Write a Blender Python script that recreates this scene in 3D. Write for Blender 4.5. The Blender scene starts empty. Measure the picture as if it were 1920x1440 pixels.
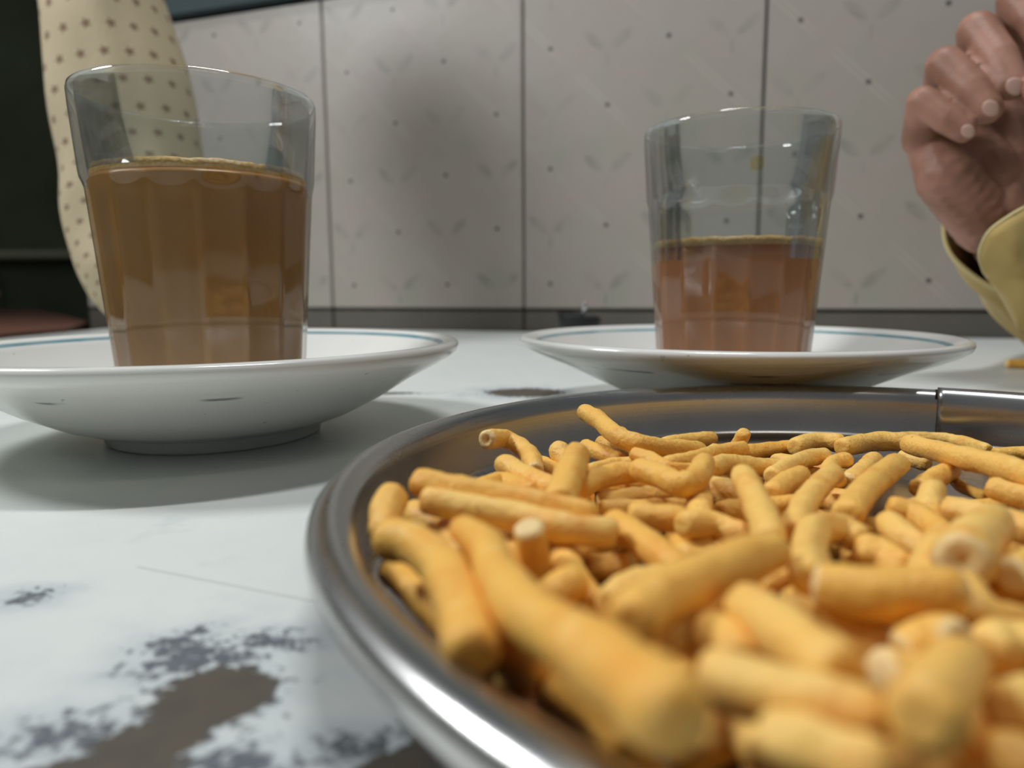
import bpy, bmesh, math, random
from math import sin, cos, pi, sqrt
from mathutils import Vector, Matrix, noise
random.seed(5)
SC = bpy.context.scene
COL = SC.collection

# ------------------------------------------------------------------ camera
H = .04786
cam_d = bpy.data.cameras.new('camera'); cam = bpy.data.objects.new('camera', cam_d); COL.objects.link(cam)
cam_d.sensor_width = 36; cam_d.lens = 1323.8/1920*36; cam_d.clip_start = .003; cam_d.clip_end = 30
Rv = Vector((.99998, -.00077, -.00571)); Uv = Vector((.00576, .13282, .99112)); Bv = Vector((0, -.99114, .13283))
m3 = Matrix((Rv, Uv, Bv)).transposed(); m4 = m3.to_4x4(); m4.translation = Vector((0, 0, H)); cam.matrix_world = m4
cam_d.dof.use_dof = True; cam_d.dof.focus_distance = .175; cam_d.dof.aperture_fstop = 12.5
SC.camera = cam
# ------------------------------------------------------------------ world, lights, exposure
w = bpy.data.worlds.new('world'); SC.world = w; w.use_nodes = True
bg = w.node_tree.nodes['Background']; bg.inputs[0].default_value = (.80, .86, .90, 1); bg.inputs[1].default_value = .12
def lamp(name, loc, target, size, power, color, size_y=None):
    d = bpy.data.lights.new(name, 'AREA'); d.size = size; d.energy = power; d.color = color
    if size_y: d.shape = 'RECTANGLE'; d.size_y = size_y
    else: d.shape = 'DISK'
    o = bpy.data.objects.new(name, d); COL.objects.link(o); o.location = loc
    o.rotation_euler = (Vector(target)-Vector(loc)).to_track_quat('-Z', 'Y').to_euler(); return o
lamp('ceiling_lamp', (.02, .30, 1.35), (.03, .25, 0), .42, 8.6, (.96, .98, 1), .06)
lamp('side_lamp', (-.82, .30, .80), (0, .25, 0), .24, 8.0, (.95, .98, 1))
lamp('room_tube_light', (.6, -1.1, 1.7), (.1, .35, 0), 1.1, 3.0, (1, .95, .86), .12)
SC.view_settings.view_transform = 'Standard'; SC.view_settings.look = 'None'
SC.view_settings.exposure = 0; SC.view_settings.gamma = 1; SC.view_settings.use_curve_mapping = False
SC.cycles.use_denoising = True; SC.cycles.max_bounces = 12; SC.cycles.transparent_max_bounces = 24
SC.cycles.caustics_reflective = False; SC.cycles.caustics_refractive = False; SC.cycles.sample_clamp_indirect = 4

# ------------------------------------------------------------------ helpers
def srgb(r, g, b):
    f = lambda c: (c/255/12.92) if c/255 <= .04045 else ((c/255+.055)/1.055)**2.4
    return (f(r), f(g), f(b), 1)
class NT:
    def __init__(s, name):
        s.m = bpy.data.materials.new(name); s.m.use_nodes = True; s.t = s.m.node_tree; s.t.nodes.clear()
        s.out = s.n('ShaderNodeOutputMaterial')
    def n(s, typ, **kw):
        o = s.t.nodes.new(typ)
        for k, v in kw.items(): setattr(o, k, v)
        return o
    def l(s, a, b): s.t.links.new(a, b)
    def put(s, sock, v):
        if isinstance(v, bpy.types.NodeSocket): s.l(v, sock)
        else: sock.default_value = v
    def math(s, op, a, b=0., c=None):
        o = s.n('ShaderNodeMath', operation=op); s.put(o.inputs[0], a); s.put(o.inputs[1], b)
        if c is not None: s.put(o.inputs[2], c)
        return o.outputs[0]
    def mix(s, f, a, b, mode='MIX'):
        o = s.n('ShaderNodeMix', data_type='RGBA', blend_type=mode); s.put(o.inputs[0], f); s.put(o.inputs[6], a); s.put(o.inputs[7], b); return o.outputs[2]
    def noise(s, vec, scale, detail=2, rough=.5):
        o = s.n('ShaderNodeTexNoise'); s.put(o.inputs['Vector'], vec); o.inputs['Scale'].default_value = scale
        o.inputs['Detail'].default_value = detail; o.inputs['Roughness'].default_value = rough; return o.outputs[0]
    def ramp(s, v, lo, hi):
        o = s.n('ShaderNodeMapRange', clamp=True, interpolation_type='SMOOTHSTEP'); s.put(o.inputs[0], v); s.put(o.inputs[1], lo); s.put(o.inputs[2], hi); return o.outputs[0]
    def coord(s, k='Object'): return s.n('ShaderNodeTexCoord').outputs[k]
    def sep(s, v):
        o = s.n('ShaderNodeSeparateXYZ'); s.l(v, o.inputs[0]); return o.outputs
    def pr(s, **kw):
        b = s.n('ShaderNodeBsdfPrincipled')
        for k, v in kw.items(): s.put(b.inputs[k.replace('_', ' ')], v)
        s.l(b.outputs[0], s.out.inputs[0]); return b
    def bump(s, b, h, strength, dist):
        o = s.n('ShaderNodeBump'); o.inputs['Strength'].default_value = strength; o.inputs['Distance'].default_value = dist
        s.l(h, o.inputs['Height']); s.l(o.outputs[0], b.inputs['Normal'])
def simple(name, col, rough=.5, metal=0., vary=.08, scale=60, spec=.5):
    t = NT(name); f = t.noise(t.coord(), scale, 3)
    c = t.mix(f, tuple(min(1, x*(1-vary*2)) for x in col[:3])+(1,), tuple(min(1, x*(1+vary*2)) for x in col[:3])+(1,))
    t.pr(Base_Color=c, Roughness=rough, Metallic=metal, Specular_IOR_Level=spec); return t.m
def link(name, me, mat=None, parent=None, smooth=True):
    o = bpy.data.objects.new(name, me); COL.objects.link(o)
    if mat is not None and len(me.materials) == 0: me.materials.append(mat)
    if parent is not None: o.parent = parent
    if smooth: me.polygons.foreach_set('use_smooth', [True]*len(me.polygons))
    return o
def mesh(name, vs, fs):
    me = bpy.data.meshes.new(name); me.from_pydata([tuple(v) for v in vs], [], fs); me.update(); return me
def empty(name, loc=(0, 0, 0)):
    o = bpy.data.objects.new(name, None); COL.objects.link(o); o.location = loc; o.empty_display_size = .01; return o
def tag(o, label=None, cat=None, group=None, kind=None):
    for k, v in (('label', label), ('category', cat), ('group', group), ('kind', kind)):
        if v: o[k] = v
    return o
def fix(me):
    b = bmesh.new(); b.from_mesh(me); bmesh.ops.remove_doubles(b, verts=b.verts, dist=1e-7); bmesh.ops.recalc_face_normals(b, faces=b.faces); b.to_mesh(me); b.free(); return me
def lathe(name, prof, n=96, rfun=None, a0=0, a1=2*pi):
    """prof: list of (r, z) from the outside bottom around to the inside; closed on the axis when r == 0"""
    vs = []; fs = []; idx = []
    full = abs(a1-a0-2*pi) < 1e-6; cols = n if full else n+1
    for j, (r, z) in enumerate(prof):
        if r < 1e-9: idx.append([len(vs)]*cols); vs.append((0, 0, z)); continue
        row = []
        for i in range(cols):
            a = a0+(a1-a0)*i/n; rr, zz = (r, z) if rfun is None else rfun(r, z, a, j)
            row.append(len(vs)); vs.append((rr*cos(a), rr*sin(a), zz))
        idx.append(row)
    for j in range(len(prof)-1):
        for i in range(n):
            k = (i+1) % n if full else i+1
            q = [idx[j][i], idx[j][k], idx[j+1][k], idx[j+1][i]]
            q2 = []
            for v in q:
                if v not in q2: q2.append(v)
            if len(q2) > 2: fs.append(q2)
    return fix(mesh(name, vs, fs))
def box(name, x0, x1, y0, y1, z0, z1, bev=0.):
    b = bmesh.new(); bmesh.ops.create_cube(b, size=1)
    for v in b.verts: v.co = Vector((x0+(v.co.x+.5)*(x1-x0), y0+(v.co.y+.5)*(y1-y0), z0+(v.co.z+.5)*(z1-z0)))
    if bev: bmesh.ops.bevel(b, geom=b.edges[:], offset=bev, segments=2, affect='EDGES')
    me = bpy.data.meshes.new(name); b.to_mesh(me); b.free(); return me
def cr(P, n):
    P = [Vector(p) for p in P]
    if len(P) == 2: P = [P[0], (P[0]+P[1])/2, P[1]]
    Q = [2*P[0]-P[1]]+P+[2*P[-1]-P[-2]]; out = []; m = len(P)-1
    for k in range(n):
        t = m*k/(n-1); i = min(int(t), m-1); u = t-i; a, b, c, d = Q[i:i+4]
        out.append(.5*((2*b)+(c-a)*u+(2*a-5*b+4*c-d)*u*u+(-a+3*b-3*c+d)*u**3))
    return out
def tube(name, pts, radii, seg=14, cap=True, rnd=None):
    vs = []; fs = []; N = len(pts); up = None
    for i, p in enumerate(pts):
        t = (pts[min(i+1, N-1)]-pts[max(i-1, 0)]).normalized()
        if up is None: up = t.orthogonal().normalized()
        up = (up-t*up.dot(t)).normalized(); s = t.cross(up)
        for j in range(seg):
            a = 2*pi*j/seg; r = radii[i]*(rnd(i, j, a) if rnd else 1)
            vs.append(p+(up*cos(a)+s*sin(a))*r)
    for i in range(N-1):
        for j in range(seg):
            k = (j+1) % seg; fs.append((i*seg+j, i*seg+k, (i+1)*seg+k, (i+1)*seg+j))
    if cap: fs.append(tuple(range(seg))[::-1]); fs.append(tuple((N-1)*seg+j for j in range(seg)))
    return mesh(name, vs, fs)

# ------------------------------------------------------------------ wall and room
YAW = .31925; Z0 = .81475; T0 = .01561; GL = .02483; TW = .249; TH = .364
WALLM = Matrix.Translation((0, Z0, 0)) @ Matrix.Rotation(-YAW, 4, 'Z')    # local x along the wall, +y behind it
def tile_material():
    t = NT('patterned_glazed_tile'); x, y, z = t.sep(t.coord())
    c = .06225
    u = t.math('DIVIDE', t.math('ADD', x, .0001), c); v = t.math('DIVIDE', t.math('SUBTRACT', z, -.0021), c)
    iu = t.math('FLOOR', u); iv = t.math('FLOOR', v)
    fu = t.math('MULTIPLY', t.math('SUBTRACT', t.math('SUBTRACT', u, iu), .5), c); fv = t.math('MULTIPLY', t.math('SUBTRACT', t.math('SUBTRACT', v, iv), .5), c)
    par = t.math('MODULO', t.math('ADD', t.math('ADD', iu, iv), 20), 2.)          # 0: dot, 1: leaf pair
    par = t.math('GREATER_THAN', par, .5)
    nz = t.noise(t.coord(), 900, 1); fud = t.math('ADD', fu, t.math('MULTIPLY', t.math('SUBTRACT', nz, .5), .0012))
    d = t.math('SQRT', t.math('ADD', t.math('MULTIPLY', fud, fud), t.math('MULTIPLY', fv, fv)))
    dot = t.math('MULTIPLY', t.math('SUBTRACT', 1, t.ramp(d, .0018, .0030)), t.math('SUBTRACT', 1, par))
    au = t.math('ABSOLUTE', fu)
    def ell(cx, cy, ang, a, b):
        px = t.math('SUBTRACT', au, cx); py = t.math('SUBTRACT', fv, cy)
        q = t.math('ADD', t.math('MULTIPLY', px, cos(ang)), t.math('MULTIPLY', py, sin(ang)))
        r = t.math('SUBTRACT', t.math('MULTIPLY', py, cos(ang)), t.math('MULTIPLY', px, sin(ang)))
        q = t.math('DIVIDE', q, a); r = t.math('DIVIDE', r, b)
        e = t.math('SQRT', t.math('ADD', t.math('MULTIPLY', q, q), t.math('MULTIPLY', r, r)))
        return t.math('SUBTRACT', 1, t.ramp(e, .65, 1.1))
    leaf = t.math('MAXIMUM', ell(.0145, .003, .72, .0145, .0055), ell(0, -.017, pi/2, .008, .0018))
    blot = t.ramp(t.noise(t.coord(), 34, 3), .38, .62)
    leaf = t.math('MULTIPLY', t.math('MULTIPLY', leaf, par), t.math('ADD', .3, blot))
    # fine double lines running down to the right through the dots
    s = t.math('DIVIDE', t.math('ADD', t.math('ADD', x, z), .0022), 2*c); s = t.math('ABSOLUTE', t.math('SUBTRACT', t.math('SUBTRACT', s, t.math('FLOOR', s)), .5))
    line = t.math('SUBTRACT', 1, t.ramp(t.math('ABSOLUTE', t.math('SUBTRACT', s, .03)), .003, .009))
    line = t.math('MULTIPLY', line, t.ramp(t.noise(t.coord(), 12, 2), .42, .6))
    obj = t.coord()
    base = t.mix(t.noise(obj, 9, 3, .6), srgb(152, 147, 135), srgb(164, 157, 152))
    base = t.mix(t.math('MULTIPLY', t.ramp(t.noise(obj, 21, 4, .6), .45, .7), .5), base, srgb(162, 148, 142))
    base = t.mix(t.math('MULTIPLY', t.ramp(t.noise(obj, 15, 2), .52, .75), .4), base, srgb(144, 148, 134))
    col = t.mix(t.math('MULTIPLY', leaf, .30), base, srgb(104, 108, 98))
    col = t.mix(t.math('MULTIPLY', line, .16), col, srgb(232, 226, 216))
    col = t.mix(t.math('MULTIPLY', dot, .88), col, srgb(58, 56, 54))
    b = t.pr(Base_Color=col, Roughness=.42, Specular_IOR_Level=.35); t.bump(b, t.noise(obj, 50, 3), .15, .002)
    return t.m
grout = simple('dark_grout', srgb(62, 56, 48), .95, vary=.2, scale=200)
tile_m = tile_material()
strip_m = simple('darker_grey_tile', srgb(92, 88, 81), .4, vary=.1, scale=20)  # lower tile row, a darker plain grey than the tiles above
wall = link('wall_back', box('wall_back', -.635, .62, .004, .12, -.75, .388), grout, smooth=False); wall.matrix_world = WALLM; tag(wall, kind='structure')
paint = simple('dark_teal_paint', srgb(38, 54, 56), .7, vary=.2, scale=8)
upper = link('wall_back_upper', box('wall_upper', -.635, .62, -.012, .12, .391, 1.9, .002), paint, wall, smooth=False)
tile_me = box('tile', .0012, TW-.0012, -.003, .006, .0015, TH-.0015, .0012); tile_me.materials.append(tile_m)
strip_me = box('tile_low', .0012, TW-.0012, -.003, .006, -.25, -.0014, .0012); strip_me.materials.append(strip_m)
def place_tile(me, name, k):
    o = link(name, me, None, wall, smooth=False); o.location = (T0+k*TW, 0, GL); return o
for k in (-2, -1, 0, 1): place_tile(tile_me, 'tile', k); place_tile(strip_me, 'lower_tile', k)
def cut_tile(name, x0, x1, z0, z1, m): # cut tiles at the two ends of the wall
    o = link(name, box(name, x0, x1, -.003, .006, z0, z1, .0012), m, wall, smooth=False); return o
for (a, b, k) in ((-.633, T0-2*TW-.0012, -3),):
    me = box('tile_end', a-(T0+k*TW), b-(T0+k*TW), -.003, .006, .0015, TH-.0015, .0012); me.materials.append(tile_m); place_tile(me, 'tile', k)
    me = box('tile_low_end', a-(T0+k*TW), b-(T0+k*TW), -.003, .006, -.25, -.0014, .0012); me.materials.append(strip_m); place_tile(me, 'lower_tile', k)
me = box('tile_end', .0012, .105, -.003, .006, .0015, TH-.0015, .0012); me.materials.append(tile_m); place_tile(me, 'tile', 2)
me = box('tile_low_end', .0012, .105, -.003, .006, -.25, -.0014, .0012); me.materials.append(strip_m); place_tile(me, 'lower_tile', 2)

floor_m = simple('dark_stone_floor', srgb(54, 52, 48), .6, vary=.2, scale=6)
tag(link('floor', box('floor', -3.2, 2.2, -2.2, 3.2, -.80, -.75), floor_m, smooth=False), kind='structure')
dark = simple('dark_green_wall_paint', srgb(108, 118, 94), .8, vary=.3, scale=3)
tag(link('wall_far', box('wall_far', -3.2, 2.2, 2.7, 2.8, -.75, 1.9), dark, smooth=False), kind='structure')
tag(link('wall_left', box('wall_left', -3.2, -3.1, -2.2, 2.7, -.75, 1.9), dark, smooth=False), kind='structure')

# ------------------------------------------------------------------ the table
def table_material():
    t = NT('worn_white_laminate'); o = t.coord(); x, y, z = t.sep(o)
    warp = t.n('ShaderNodeTexNoise'); t.l(o, warp.inputs['Vector']); warp.inputs['Scale'].default_value = 90; warp.inputs['Detail'].default_value = 5
    def blob(cx, cy, rx, ry, ang=0.):
        px = t.math('SUBTRACT', x, cx); py = t.math('SUBTRACT', y, cy); c, s = cos(ang), sin(ang)
        a = t.math('DIVIDE', t.math('ADD', t.math('MULTIPLY', px, c), t.math('MULTIPLY', py, s)), rx)
        b = t.math('DIVIDE', t.math('SUBTRACT', t.math('MULTIPLY', py, c), t.math('MULTIPLY', px, s)), ry)
        return t.math('SUBTRACT', 1, t.math('SQRT', t.math('ADD', t.math('MULTIPLY', a, a), t.math('MULTIPLY', b, b))))
    spots = [(-.0358, .0785, .0098, .0092, 0), (-.0388, .0700, .0085, .0062, .5), (-.0430, .0640, .0130, .0055, .3), 
             (-.0090, .0655, .0115, .0060, .35), (.006, .327, .024, .018, 0), (-.064, .327, .026, .005, 0), (.08, .42, .03, .02, 0)]
    spray = [(-.0400, .0870, .0150, .0115, 0), (-.0470, .0925, .0100, .0040, .6), (-.0420, .0870, .0070, .0070, 0), (-.0480, .0720, .0130, .0080, .2), (-.0340, .0920, .0110, .0060, -.2), (-.0150, .0690, .0110, .0060, 0), (-.030, .066, .014, .006, 0), (-.0760, .1060, .006, .006, 0)]
    m = None
    for s in spots:
        b = blob(*s); m = b if m is None else t.math('MAXIMUM', m, b)
    m = t.math('MAXIMUM', m, -1.2); sp = None
    for s in spray:
        b = blob(*s); sp = b if sp is None else t.math('MAXIMUM', sp, b)
    sp = t.math('MAXIMUM', sp, -1.2)
    n1 = t.noise(o, 520, 4, .6); n2 = t.noise(o, 95, 4, .6)
    k = t.math('ADD', m, t.math('ADD', t.math('MULTIPLY', t.math('SUBTRACT', n1, .5), 3.6), t.math('MULTIPLY', t.math('SUBTRACT', n2, .5), 1.2)))
    core = t.ramp(t.math('ADD', k, t.math('MULTIPLY', t.ramp(m, .1, .6), 1.3)), .10, .75)
    ks = t.math('ADD', t.math('MULTIPLY', sp, 1.05), t.math('ADD', t.math('MULTIPLY', t.math('SUBTRACT', n1, .5), 3.2), t.math('MULTIPLY', t.math('SUBTRACT', n2, .5), 1.8)))
    stain = t.math('MAXIMUM', core, t.math('MULTIPLY', t.ramp(ks, .42, .95), .92))
    halo = t.ramp(t.math('ADD', t.math('MAXIMUM', m, sp), t.math('MULTIPLY', t.math('SUBTRACT', n2, .5), 2.2)), -.75, .6)
    base = t.mix(t.noise(o, 26, 4, .6), srgb(206, 212, 210), srgb(228, 229, 222))
    base = t.mix(t.math('MULTIPLY', t.ramp(t.noise(o, 60, 4, .65), .55, .75), .35), base, srgb(178, 196, 196))
    base = t.mix(t.math('MULTIPLY', halo, .38), base, srgb(150, 166, 178))
    deep = t.mix(t.ramp(m, .0, .45), srgb(62, 68, 76), t.mix(t.noise(o, 150, 3), srgb(52, 44, 32), srgb(82, 68, 48)))
    col = t.mix(t.math('MULTIPLY', stain, .95), base, deep)
    # a hair-thin scratch
    sc = t.math('ABSOLUTE', t.math('SUBTRACT', y, t.math('ADD', .0915, t.math('MULTIPLY', x, -.41))))
    scm = t.math('MULTIPLY', t.math('SUBTRACT', 1, t.ramp(sc, .0002, .0007)), t.math('MULTIPLY', t.math('GREATER_THAN', x, -.066), t.math('LESS_THAN', x, -.022)))
    col = t.mix(t.math('MULTIPLY', scm, .3), col, srgb(150, 150, 150))
    b = t.pr(Base_Color=col, Roughness=t.math('ADD', .34, t.math('MULTIPLY', stain, .3)), Specular_IOR_Level=.4)
    t.bump(b, t.noise(o, 300, 3), .08, .0006); return t.m
tb = empty('dining_table', (0, .35, -.75)); tag(tb, 'white worn laminate cafe table with brown stains, carrying the plate and tea glasses', 'table')
wx = lambda x: Z0-x*math.tan(YAW)-.0065
xs = (-.53, .52); ys = -.24
top_v = [(xs[0], ys, 0), (xs[1], ys, 0), (xs[1], wx(xs[1]), 0), (xs[0], wx(xs[0]), 0)]
vs = [(x, y, z0) for z0 in (-.022, 0) for x, y, _ in top_v]
top = link('tabletop', mesh('tabletop', vs, [(3, 2, 1, 0), (4, 5, 6, 7), (0, 1, 5, 4), (1, 2, 6, 5), (2, 3, 7, 6), (3, 0, 4, 7)]), table_material(), smooth=False)
top.parent = tb; top.matrix_parent_inverse = Matrix.Translation((0, -.35, .75))
leg_m = simple('painted_steel', srgb(60, 62, 64), .5, .6)
for (x, y) in ((-.47, -.18), (.46, -.18), (.46, .58), (-.47, .88)):
    o = link('leg', box('leg', x-.02, x+.02, y-.02, y+.02, -.75, -.022, .003), leg_m, smooth=False); o.parent = tb; o.matrix_parent_inverse = Matrix.Translation((0, -.35, .75))

# ------------------------------------------------------------------ saucers
def saucer_material():
    t = NT('glazed_ceramic_with_teal_line'); o = t.coord(); x, y, z = t.sep(o)
    r = t.math('SQRT', t.math('ADD', t.math('MULTIPLY', x, x), t.math('MULTIPLY', y, y)))
    up = t.sep(t.n('ShaderNodeNewGeometry').outputs['Normal'])[2]
    line = t.math('SUBTRACT', 1, t.ramp(t.math('ABSOLUTE', t.math('SUBTRACT', r, .0758)), .0005, .0009))
    line = t.math('MULTIPLY', t.math('MULTIPLY', line, t.math('GREATER_THAN', up, .1)), t.math('ADD', .45, t.math('MULTIPLY', t.noise(o, 55, 2), .9)))
    base = t.mix(t.noise(o, 40, 3), srgb(222, 222, 216), srgb(232, 231, 226))
    spk = t.ramp(t.noise(o, 330, 2), .735, .76)
    base = t.mix(t.math('MULTIPLY', spk, .5), base, srgb(120, 110, 100))
    col = t.mix(line, base, srgb(84, 138, 150))
    # short worn grey strokes on the outside of the bowl
    st = t.math('SUBTRACT', 1, t.ramp(t.math('ABSOLUTE', t.math('SUBTRACT', z, .0215)), .0002, .0006))
    st = t.math('MULTIPLY', t.math('MULTIPLY', st, t.math('LESS_THAN', up, 0.)), t.ramp(t.noise(o, 60, 2), .52, .62))
    col = t.mix(t.math('MULTIPLY', st, .7), col, srgb(70, 90, 96))
    t.pr(Base_Color=col, Roughness=.18, Specular_IOR_Level=.5, Coat_Weight=.3, Coat_Roughness=.08); return t.m
sm = saucer_material()
def saucer(loc, R, hr, label, low=0.):
    k = R/.0816; z = hr/.0310
    prof = [(0, .0030), (.028, .0030), (.0300, .0012), (.0310, 0), (.0325, 0), (.0335, .0008), (.0342, .0045), (.0372, .0062), (.046, .0105), (.056, .0155), (.066, .0203),
            (.0745, .0238), (.0792, .0262), (.0811, .0276), (.0817, .0291), (.0815, .0302), (.0806, .0309), (.0792, .0311), (.0772, .0304), (.0730, .0272), (.068, .0225),
            (.058, .0172), (.048, .0126), (.040, .0098), (.032, .0086), (.0, .0086)]
    me = lathe('saucer', [(r*k, h*z-(low*math.exp(-((r-.050)/.017)**2) if .035 < r and i < 13 else 0)) for i, (r, h) in enumerate(prof)], 128)
    o = link('saucer', me, sm); o.location = loc; tag(o, label, 'saucer', 'tea saucers'); return o
LS = (-.0997, .2354, 0); RS = (.0859, .2805, 0)
saucer(LS, .0816, .0312, 'white ceramic saucer with a teal line under the fuller left glass', .0030)
saucer(RS, .0827, .0297, 'white ceramic saucer with a teal line under the half-full right glass')

# ------------------------------------------------------------------ tea glasses
def glass_material(name, tint=(.93, .95, .945)):
    t = NT(name); fr = t.n('ShaderNodeFresnel'); fr.inputs[0].default_value = 1.5
    lw = t.n('ShaderNodeLayerWeight'); lw.inputs[0].default_value = .30
    tr = t.n('ShaderNodeBsdfTransparent'); col = t.mix(t.ramp(lw.outputs[1], .55, 1.), tint+(1,), (.62, .66, .66, 1)); t.l(col, tr.inputs[0])
    gl = t.n('ShaderNodeBsdfGlossy'); gl.inputs['Roughness'].default_value = .035; gl.inputs[0].default_value = (1, 1, 1, 1)
    mx = t.n('ShaderNodeMixShader'); t.l(t.math('MINIMUM', fr.outputs[0], .75), mx.inputs[0]); t.l(tr.outputs[0], mx.inputs[1]); t.l(gl.outputs[0], mx.inputs[2])
    # thin dried film on hand-washed glass
    df = t.n('ShaderNodeBsdfDiffuse'); df.inputs[0].default_value = (.75, .76, .74, 1)
    m2 = t.n('ShaderNodeMixShader'); t.l(t.math('MULTIPLY', t.ramp(t.noise(t.coord(), 35, 3),   .3, .8), .045), m2.inputs[0]); t.l(mx.outputs[0], m2.inputs[1]); t.l(df.outputs[0], m2.inputs[2])
    t.l(m2.outputs[0], t.out.inputs[0]); return t.m
glass_m = glass_material('pressed_clear_glass')
NF = 16; GH = .100; FT = .072
def gr(z): return .0287+(.0363-.0287)*min(1, max(0, z/GH))
def flute(a, ph): # 0 at the ridge, 1 in the middle of the flute
    return abs(sin((a+ph)*NF/2))**.8
wt = NT('glass_touching_tea'); _t = wt.n('ShaderNodeBsdfTransparent'); _t.inputs[0].default_value = (.98, .98, .98, 1); wt.l(_t.outputs[0], wt.out.inputs[0]); wet_m = wt.m
def glass_obj(loc, ph, lvl, label):
    prof = [(0, .0015), (.022, .0012), (.0262, 0), (gr(0), .0012), (gr(.004)+.0002, .004)]
    zs = [.008+.0035*i for i in range(19)]
    for z in zs: prof.append((gr(z), z))
    prof += [(gr(.0735)+.0003, .0735), (gr(.0755)+.0004, .0755), (gr(.084)+.0003, .084), (gr(.094)+.0002, .094), (gr(.0985), .0985), (gr(.1)-.0004, .0998), (gr(.1)-.0011, .1001), (gr(.1)-.0018, .0996),
             (gr(.098)-.0021, .098), (gr(.088)-.0021, .088), (gr(.075)-.0022, .075)]
    nin = len(prof)
    for z in (.0735, .070, .065, .05, .035, .02, .012): prof.append((gr(z)-.0013, z))
    prof += [(gr(.009)-.0020, .0085), (.015, .0065), (0, .0063)]
    def rf(r, z, a, j):
        if 4 < j < 24 and z < FT+.001:
            d = .0009*min(1, (z-.005)/.006)*max(0, min(1, (FT+.0015-z)/.004+.1)); r = r-d*flute(a, ph)
        return r, z
    me = lathe('tea_glass', prof, 16*12, rf); me.materials.append(glass_m); me.materials.append(wet_m)
    for p in me.polygons:
        c = p.center; q = sqrt(c.x*c.x+c.y*c.y)
        if c.z < lvl and .0064 < c.z and q < gr(c.z)-.0011 or (q < .014 and c.z > .005): p.material_index = 1
    o = link('tea_glass', me); o.location = loc; tag(o, label, 'glass', 'fluted tea glasses'); return o
def tea_material(c1, c2):
    t = NT('milk_tea'); o = t.coord(); f = t.noise(o, 25, 2)
    t.pr(Base_Color=t.mix(f, c1, c2), Roughness=.30, Specular_IOR_Level=.25, Subsurface_Weight=.0); return t.m
tea_a = tea_material(srgb(190, 134, 66), srgb(204, 148, 80)); tea_b = tea_material(srgb(210, 136, 78), srgb(220, 146, 88))
foam_m = NT('tea_froth'); _o = foam_m.coord(); _v = foam_m.n('ShaderNodeTexVoronoi'); _v.inputs['Scale'].default_value = 700; foam_m.l(_o, _v.inputs['Vector'])
_b = foam_m.pr(Base_Color=foam_m.mix(_v.outputs[0], srgb(240, 200, 126), srgb(214, 166, 88)), Roughness=.5); foam_m.bump(_b, _v.outputs[0], .5, .0005); foam_m = foam_m.m
def tea(loc, lvl, ph, m, label):
    t = empty('milk_tea', loc); tag(t, label, 'tea', 'milk tea in the glasses')
    def ri(z): return gr(z)-(.0014 if z < .0735 else .0026)
    prof = [(0, .0066), (.015, .0068), (ri(.009)-.0012, .0090)]
    z = .012
    while z < lvl-.0016: prof.append((ri(z), z)); z += .004
    prof += [(ri(lvl-.0012), lvl-.0012), (ri(lvl)-.0004, lvl-.0012), (0, lvl-.0012)]
    def rf(r, z, a, j):
        if r > .02 and z > .009 and z < FT: r = r-.0024*flute(a, ph)
        return r, z
    link('liquid', lathe('liquid', prof, 16*8, rf), m, t)
    fp = [(0, lvl-.0013), (ri(lvl)-.001, lvl-.0013), (ri(lvl)-.0002, lvl-.0013), (ri(lvl)-.0001, lvl), (ri(lvl)-.0002, lvl+.0016), (ri(lvl)-.0022, lvl+.0001), (ri(lvl)-.006, lvl-.0001), (0, lvl-.0002)]
    def ff(r, z, a, j):
        return r, (z+.0005*noise.noise(Vector((cos(a)*9, sin(a)*9, 1))) if j in (3, 4) else z)
    link('froth', lathe('froth', fp, 128, ff), foam_m, t); return t
LG = (LS[0], LS[1], .0087); RG = (.0883, .2830, .0083)
glass_obj(LG, .05, .0750, 'fluted clear glass nearly full of milk tea, on the left saucer')
glass_obj(RG, .14, .0562, 'fluted clear glass half full of milk tea, with yellow smears, on the right saucer')
tea(LG, .0750, .05, tea_a, 'golden brown milk tea filling most of the left glass')
tea(RG, .0562, .14, tea_b, 'reddish brown milk tea filling half of the right glass')
# dried tea smears on the right glass
st = NT('dried_tea_smear'); tr = st.n('ShaderNodeBsdfTransparent'); tr.inputs[0].default_value = (.96, .84, .52, 1); df = st.n('ShaderNodeBsdfDiffuse'); df.inputs[0].default_value = srgb(196, 150, 60)
mx = st.n('ShaderNodeMixShader'); st.l(st.math('MULTIPLY', st.ramp(st.noise(st.coord(), 60, 4), .35, .75), .55), mx.inputs[0]); st.l(tr.outputs[0], mx.inputs[1]); st.l(df.outputs[0], mx.inputs[2]); st.l(mx.outputs[0], st.out.inputs[0]); st = st.m
rg = [o for o in bpy.data.objects if o.name.startswith('tea_glass')][1]
def smear(a0, a1, z0, z1, seed, dr=.0026):
    vs = []; fs = []; n = 16; m = 24
    for j in range(m+1):
        z = z0+(z1-z0)*j/m
        for i in range(n+1):
            u = i/n; wob = .16*noise.noise(Vector((z*60, seed, u*2)))*(a1-a0)
            sh = sqrt(max(0, 1-(2*j/m-1)**6))
            a = (a0+a1)/2+((a0+a1)/2*0)+(u-.5)*(a1-a0)*sh+wob; r = gr(z)-dr
            vs.append((r*cos(a), r*sin(a), z))
    for j in range(m):
        for i in range(n): q = j*(n+1)+i; fs.append((q, q+1, q+n+2, q+n+1))
    return link('tea_smear', mesh('tea_smear', vs, fs), st, rg)
smear(-.25, .32, .0610, .0985, 1); smear(-.62, -.40, .0885, .094, 3); smear(.95, 1.12, .0895, .0955, 5)

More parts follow.
